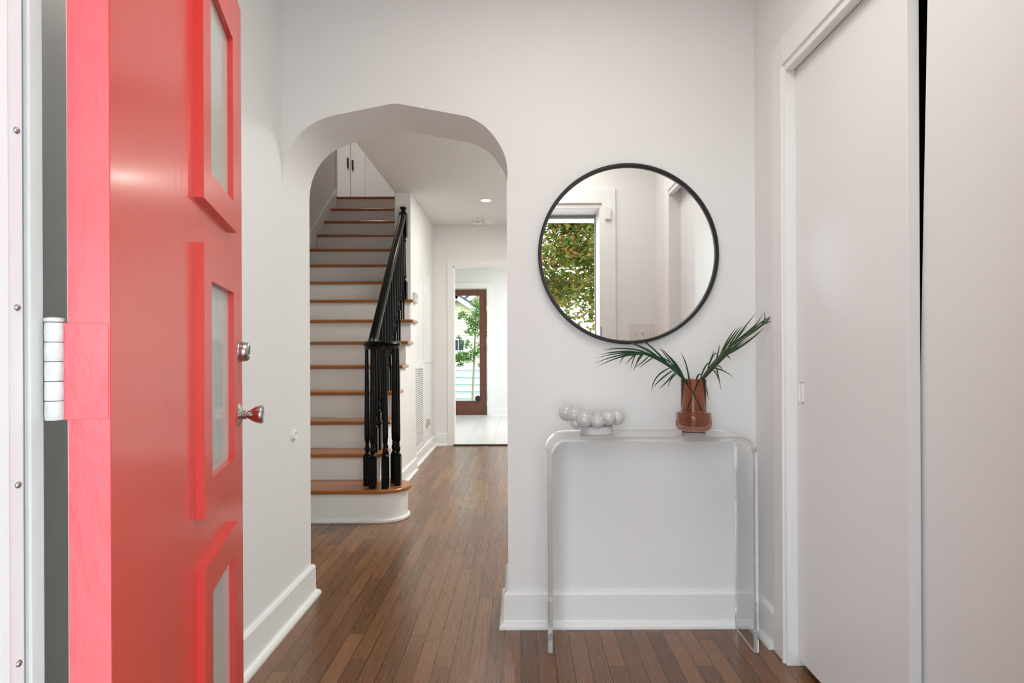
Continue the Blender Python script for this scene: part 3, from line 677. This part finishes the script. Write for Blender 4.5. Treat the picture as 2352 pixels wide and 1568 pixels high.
random.seed(4)
def leaf_cloud(bm, clumps, size, flat=0.7):
    for (c, r, n) in clumps:
        c = Vector(c)
        for _ in range(n):
            d = Vector((random.gauss(0, 1), random.gauss(0, 1), random.gauss(0, 1))).normalized() * r * (random.random() ** .45)
            p = c + Vector((d.x, d.y, d.z * flat)); s = size * random.uniform(.6, 1.3)
            a = Vector((random.gauss(0, 1), random.gauss(0, 1), random.gauss(0, .6))).normalized()
            b = a.cross(Vector((random.gauss(0, 1), random.gauss(0, 1), random.gauss(0, 1)))).normalized(); nn = a.cross(b) * s * .15
            v = [p - a * s, p - a * s * .2 + b * s * .42 + nn, p + a * s, p - a * s * .2 - b * s * .42 + nn]
            bm.faces.new([bm.verts.new(q) for q in v])
YT = 12.2
tr = thing('young_tree', 'slender young tree with bright green leaves seen through the back door glass', 'tree', (-.95, YT, -.06))
trunk = [at(x, y, YT) - Vector(tr.location) for x, y in ((1085, 921), (1087, 880), (1089, 830), (1091, 780), (1093, 730), (1095, 690))]
trunk[0].z = 0
bm = B(); sweep(bm, trunk, circle(.024, 8), up=Vector((0, 1, 0)), scales=[1.2, 1, .9, .75, .6, .4])
for a, b in (((1089, 800), (1062, 812)), ((1090, 790), (1118, 772)), ((1092, 745), (1066, 728)), ((1092, 760), (1112, 735))):
    pa, pb = at(*a, YT) - Vector(tr.location), at(*b, YT) - Vector(tr.location); sweep(bm, [pa, (pa + pb) / 2 + Vector((0, 0, -.02)), pb], circle(.009, 6), up=Vector((0, 1, 0)))
obj('trunk', bm, M['bark'], tr, smooth=True)
cl = []
for x, y, r, n in ((1060, 818, .15, 190), (1075, 822, .14, 170), (1052, 824, .11, 110), (1092, 812, .13, 130), (1106, 800, .15, 150), (1070, 790, .14, 130), (1058, 836, .08, 60), (1104, 838, .08, 60),
                   (1092, 745, .17, 220), (1104, 720, .20, 300), (1098, 700, .17, 220), (1080, 735, .13, 130), (1064, 722, .10, 90), (1056, 728, .07, 40), (1085, 762, .12, 110), (1108, 770, .15, 140), (1112, 690, .2, 220),
                   (1072, 762, .07, 40), (1054, 776, .06, 30), (1118, 745, .2, 200)):
    p = at(x, y, YT + random.uniform(-.15, .15)) - Vector(tr.location); cl.append((p, r * 1.05, int(n * 1.3)))
bm = B(); leaf_cloud(bm, cl, .027); obj('foliage', bm, M['yleaf'], tr)

# tree in front of the house, seen in the mirror
ft = thing('street_tree', 'leafy tree with green, yellow and red leaves reflected in the round mirror', 'tree', (1.0, -4.6, -.08))
bm = B(); sweep(bm, [Vector((.9, -.6, 0)), Vector((.9, -.62, 1.2)), Vector((.8, -.6, 2.4)), Vector((.7, -.6, 3.6))], circle(.07, 8), up=Vector((0, 1, 0)), scales=[1.2, 1, .7, .3])
for a, b in (((.8, -.6, 1.5), (-.6, -.4, 2.6)), ((.8, -.6, 1.8), (1.8, -.7, 3.0)), ((.8, -.6, 2.2), (-.2, -.3, 3.4))): sweep(bm, [Vector(a), Vector(b)], circle(.02, 6), up=Vector((0, 1, 0)))
obj('trunk', bm, M['bark'], ft, smooth=True)
cl = []
random.seed(11)
for _ in range(170):
    cl.append(((random.uniform(-1.9, 1.4), random.uniform(-.9, .7), random.uniform(1.55, 4.9)), random.uniform(.25, .45), 260))
bm = B(); leaf_cloud(bm, cl, .050, .8); obj('foliage', bm, M['hedge'], ft)

# ------------------------------------------------------------------ console table
TX0, TX1 = .0985, .857; TYF, TYB = 2.150, 2.338; TH = .018; TZ = .778
tb = thing('console_table', 'clear acrylic waterfall console table against the entry wall', 'console table', ((TX0 + TX1) / 2, (TYF + TYB) / 2, 0.0015), rot=(0, 0, -.004))
w2 = (TX1 - TX0) / 2; dpt = (TYB - TYF) / 2; Rr = .072; ri = Rr - TH
def waterfall():
    out = [(-w2, .0)]; inn = [(-w2 + TH, .0)]
    for i in range(0, 15):
        a = PI - PI / 2 * i / 14; out.append((-w2 + Rr + Rr * math.cos(a), TZ - Rr + Rr * math.sin(a))); inn.append((-w2 + Rr + ri * math.cos(a), TZ - Rr + ri * math.sin(a)))
    for i in range(0, 15):
        a = PI / 2 - PI / 2 * i / 14; out.append((w2 - Rr + Rr * math.cos(a), TZ - Rr + Rr * math.sin(a))); inn.append((w2 - Rr + ri * math.cos(a), TZ - Rr + ri * math.sin(a)))
    out.append((w2, 0)); inn.append((w2 - TH, 0))
    return out, inn
out, inn = waterfall()
bm = B(); n = len(out)
Fo = [bm.verts.new((p[0], -dpt, p[1])) for p in out]; Fi = [bm.verts.new((p[0], -dpt, p[1])) for p in inn]
Bo = [bm.verts.new((p[0], dpt, p[1])) for p in out]; Bi = [bm.verts.new((p[0], dpt, p[1])) for p in inn]
for i in range(n - 1):
    bm.faces.new([Fo[i], Fo[i + 1], Fi[i + 1], Fi[i]]); bm.faces.new([Bo[i + 1], Bo[i], Bi[i], Bi[i + 1]])
    bm.faces.new([Fo[i + 1], Fo[i], Bo[i], Bo[i + 1]]); bm.faces.new([Fi[i], Fi[i + 1], Bi[i + 1], Bi[i]])
bm.faces.new([Fo[0], Fi[0], Bi[0], Bo[0]]); bm.faces.new([Fi[-1], Fo[-1], Bo[-1], Bi[-1]])
obj('bent_acrylic_sheet', bm, M['acrylic'], tb, smooth=True)

# ------------------------------------------------------------------ round mirror
c = at(1444, 582, 2.345)
mr = thing('round_mirror', 'round wall mirror with a thin black metal frame above the console', 'mirror', (c.x, YW, c.z))
RO = .3555; Rf = Matrix.Rotation(PI / 2, 4, 'X')
bm = B(); lathe(bm, [(RO - .0135, .002), (RO - .0135, .024), (RO - .0115, .028), (RO - .003, .028), (RO, .025), (RO, .002)], 128, Rf, closed=True); obj('mirror_frame', bm, M['blackmetal'], mr, smooth=True)
bm = B(); lathe(bm, [(0, .014), (RO - .0138, .014), (RO - .0138, .010), (0, .010)], 128, Rf); obj('mirror_glass', bm, M['mirror'], mr)
bm = B(); lathe(bm, [(0, .0095), (RO - .012, .0095), (RO - .012, .0005), (0, .0005)], 64, Rf); obj('backing_board', bm, M['blackmetal'], mr)

# ------------------------------------------------------------------ bubble bowl
bw = thing('bubble_bowl', 'white glass bowl made of round bubbles, on the acrylic console', 'bowl', (.289, 2.245, TZ))
bl = Vector(bw.location)
def ball(px, py, r, Y):
    s = r * 1.06 / F * Y; p = at(px, py, Y) - bl
    bm = B(); bmesh.ops.create_icosphere(bm, subdivisions=4, radius=s, matrix=Matrix.Translation(p)); return obj('glass_bubble', bm, M['milk'], bw, smooth=True)
for a in ((1301.5, 947, 18, 2.265), (1319, 952, 17, 2.232), (1342.5, 963, 19, 2.205), (1372, 968, 16, 2.198), (1397, 961, 16.3, 2.215), (1417, 959, 16.5, 2.25),
          (1376, 957, 15.5, 2.285), (1352, 960, 15.5, 2.292), (1330, 958, 16, 2.288), (1399, 958, 15, 2.288), (1324, 972, 12, 2.225)): ball(*a)
bm = B(); lathe(bm, [(0, .0), (.058, .0), (.061, .003), (.060, .012), (.058, .022), (.060, .030), (.048, .034), (.020, .028), (0, .026)], 48); obj('bowl_base', bm, M['frost'], bw, smooth=True)
bm = B(); lathe(bm, [(0, .030), (.040, .031), (.062, .044), (.068, .060), (.063, .060), (.055, .046), (.036, .036), (0, .035)], 48); obj('bowl_cup', bm, M['milk'], bw, smooth=True)

# ------------------------------------------------------------------ vase
VY = 2.245; v0 = at(1593, 900, VY)
vs_ = thing('glass_vase', 'brown amber glass vase with a narrow neck and wide shoulder, holding palm fronds', 'vase', (v0.x, VY, TZ))
bm = B(); lathe(bm, [(0, .0005), (.040, .0005), (.0435, .002), (.0450, .006), (.043, .0095), (0, .0100)], 64); obj('vase_base', bm, M['clear'], vs_, smooth=True); bpy.data.objects[-1] if False else None
body = [(0, .0103), (.040, .0103), (.050, .0125), (.060, .016), (.0648, .023), (.0655, .035), (.0655, .064), (.0648, .073), (.062, .0785), (.052, .0815), (.0475, .083), (.0462, .088), (.0462, .2025), (.0455, .2035),
        (.0432, .2035), (.0425, .2025), (.0425, .090), (.043, .082), (.047, .0785), (.058, .0750), (.0605, .070), (.0612, .060), (.0612, .042), (.056, .032), (.040, .028), (0, .027)]
bm = B(); lathe(bm, body, 72); obj('vase_body', bm, M['amber'], vs_, smooth=True)

# ------------------------------------------------------------------ palm fronds
def blade(bm, pts, w, twist=0.0):
    """pts: 3D control points root->tip, w: half width. A folded V-shaped blade."""
    n = 12; P = []
    m_ = len(pts)
    for i in range(n + 1):
        t_ = i / n
        if m_ == 3: q = pts[0] * (1 - t_) ** 2 + pts[1] * (2 * t_ * (1 - t_)) + pts[2] * t_ ** 2
        else: q = pts[0] * (1 - t_) ** 3 + pts[1] * 3 * t_ * (1 - t_) ** 2 + pts[2] * 3 * t_ ** 2 * (1 - t_) + pts[3] * t_ ** 3
        P.append(q)
    prev = None
    for i, q in enumerate(P):
        t_ = i / n; d = (P[min(i + 1, n)] - P[max(i - 1, 0)]).normalized()
        s = d.cross(Vector((0.15 + twist, 1, 0.1))).normalized(); f = s.cross(d).normalized()
        ww = w * (min(1, .35 + 3.2 * t_)) * (1 - t_ ** 2.2) + .00025
        row = [bm.verts.new(q - s * ww + f * ww * .45), bm.verts.new(q), bm.verts.new(q + s * ww + f * ww * .45)]
        if prev: bm.faces.new([prev[0], prev[1], row[1], row[0]]); bm.faces.new([prev[1], prev[2], row[2], row[1]])
        prev = row
def cp(x, y, Y): return at(x / 4.2 + 1240, y / 4.2 + 700, Y)
def thru(p):   # three listed points lie on the blade: turn the middle one into a bezier handle
    return p
def frond(name, label, stem, leaves, mt, seed, ybase, drift):
    random.seed(seed)
    fr = thing(name, label, 'palm frond', (0, 0, 0), group='palm fronds in the amber vase')
    base = cp(*stem[0], VY); fr.location = base; off = Vector(base)
    m = len(stem); path = []
    for i, p in enumerate(stem): path.append(cp(p[0], p[1], VY + drift * (i / (m - 1))) - off)
    bm = B(); sweep(bm, path, circle(.0024, 8), up=Vector((0, 1, 0)), scales=[1.0 - .75 * i / (m - 1) for i in range(m)])
    obj('stem', bm, mt, fr, smooth=True)
    bm = B()
    for lf in leaves:
        w = lf[0]; pts = lf[1:]; y0 = VY + drift * min(1, max(0, (pts[0][0] - stem[0][0]) / (stem[-1][0] - stem[0][0])))
        dd = random.uniform(-.055, .035)
        q = [cp(p[0], p[1], max(2.13, min(2.335, y0 + dd * (i / (len(pts) - 1)) ** 1.2))) - off for i, p in enumerate(pts)]
        if len(q) == 3: q[1] = q[1] * 2 - (q[0] + q[2]) * .5
        blade(bm, q, w, random.uniform(-.5, .5))
    o = obj('leaflets', bm, mt, fr)
    sm = o.modifiers.new('thick', 'SOLIDIFY'); sm.thickness = .0004
    return fr
w = .0030
Lleaves = [(w, (1050, 470), (930, 415), (740, 405), (600, 440)), (w, (1040, 480), (900, 435), (730, 440), (570, 482)), (w, (1010, 475), (880, 445), (700, 465), (545, 515)),
           (w, (1040, 480), (850, 450), (670, 500), (525, 567)), (w, (1010, 478), (870, 462), (690, 520), (545, 600)), (w, (1100, 500), (960, 440), (830, 440), (650, 470)),
           (w, (1120, 480), (1000, 400), (890, 365), (770, 335)), (w, (1130, 500), (1010, 410), (900, 380), (830, 345)), (w, (1180, 520), (1110, 430), (1030, 360), (945, 325)),
           (w * 1.2, (1260, 600), (1180, 500), (1100, 430), (1010, 345)), (w, (1330, 660), (1250, 540), (1200, 450), (1145, 410)), (w * 1.2, (1370, 700), (1300, 560), (1240, 480), (1170, 420)),
           (w * 1.1, (1400, 730), (1350, 600), (1300, 540), (1235, 480)),
           (w * 1.3, (1430, 780), (1360, 640), (1280, 560), (1130, 470)), (w * 1.3, (1400, 740), (1300, 610), (1190, 520), (1040, 440)), (w * 1.4, (1350, 690), (1230, 560), (1100, 470), (930, 430)),
           (w * 1.4, (1300, 640), (1180, 530), (1050, 460), (880, 420)), (w * 1.2, (1250, 600), (1100, 490), (960, 440), (780, 450)),
           (w * .8, (940, 465), (905, 520), (878, 628)), (w * .8, (930, 465), (880, 515), (825, 577)), (w * .8, (1000, 478), (945, 545), (900, 642)), (w * .8, (1060, 485), (985, 555), (905, 612)),
           (w * .8, (1110, 500), (1030, 550), (960, 610)), (w * .7, (850, 460), (800, 510), (765, 577)), (w, (1260, 605), (1125, 700), (1078, 848)), (w, (1290, 625), (1170, 715), (1092, 800)),
           (w, (1310, 640), (1225, 740), (1145, 812)), (w, (1335, 650), (1265, 720), (1240, 795)), (w * .8, (1000, 470), (960, 500), (930, 560)), (w, (1450, 800), (1415, 590), (1357, 460))]
frond('palm_frond', 'arching palm frond leaning left out of the amber vase, drooping below the mirror', [(1560, 1020), (1470, 850), (1380, 720), (1250, 590), (1130, 505), (1000, 462), (870, 448)], Lleaves, M['leaf'], 3, VY, -.03)
Rleaves = [(w * 1.5, (1980, 320), (2120, 200), (2200, 170), (2246, 70)), (w, (2050, 250), (2150, 190), (2285, 130)), (w * .9, (2080, 240), (2165, 150), (2155, 58)), (w, (1900, 340), (2050, 230), (2100, 190), (2155, 80)),
           (w, (1850, 390), (1920, 280), (1990, 200), (2087, 72)), (w, (1800, 440), (1870, 310), (1910, 260), (1962, 200)), (w, (1760, 470), (1830, 330), (1870, 280), (1928, 212)), (w, (1730, 510), (1790, 370), (1830, 300), (1892, 222)),
           (w * .8, (1700, 540), (1722, 450), (1733, 385)), (w * .8, (1620, 610), (1650, 520), (1683, 435)), (w * 1.6, (1790, 490), (1990, 380), (2080, 300), (2162, 222)), (w * 1.4, (1700, 570), (1850, 410), (1950, 350), (2060, 250)),
           (w * 1.3, (1650, 610), (1780, 450), (1900, 330), (2000, 205)), (w * 1.4, (1600, 680), (1720, 520), (1850, 400), (1960, 290)), (w * 1.4, (1560, 740), (1660, 590), (1790, 450), (1930, 310)), (w * 1.5, (1530, 770), (1620, 640), (1730, 500), (1880, 370)),
           (w * 1.5, (1580, 720), (1700, 570), (1800, 470), (2040, 300)), (w * 1.4, (1500, 820), (1560, 720), (1650, 560), (1790, 430)), (w * 1.3, (1800, 440), (1950, 310), (2050, 250), (2150, 190)),
           (w * .8, (1700, 585), (1722, 690), (1749, 826)), (w * .8, (1660, 620), (1705, 670), (1722, 735)), (w * .8, (1670, 612), (1770, 635), (1872, 702)), (w * .7, (1700, 575), (1740, 600), (1766, 636)),
           (w * .8, (1790, 480), (1820, 500), (1840, 526)), (w * .7, (1595, 745), (1612, 830), (1628, 915)), (w, (1540, 740), (1590, 560), (1640, 530), (1650, 580)), (w, (1620, 620), (1660, 480), (1700, 440), (1720, 480)),
           (w * 1.2, (1510, 740), (1520, 660), (1560, 650), (1570, 700)), (w, (2000, 280), (2100, 190), (2160, 150), (2235, 100))]
frond('palm_frond', 'stiff upright palm frond leaning right out of the amber vase towards the closet', [(1420, 1010), (1490, 850), (1560, 715), (1660, 590), (1790, 455), (1960, 310), (2140, 205)], Rleaves, M['leaf_r'], 8, VY, .02)
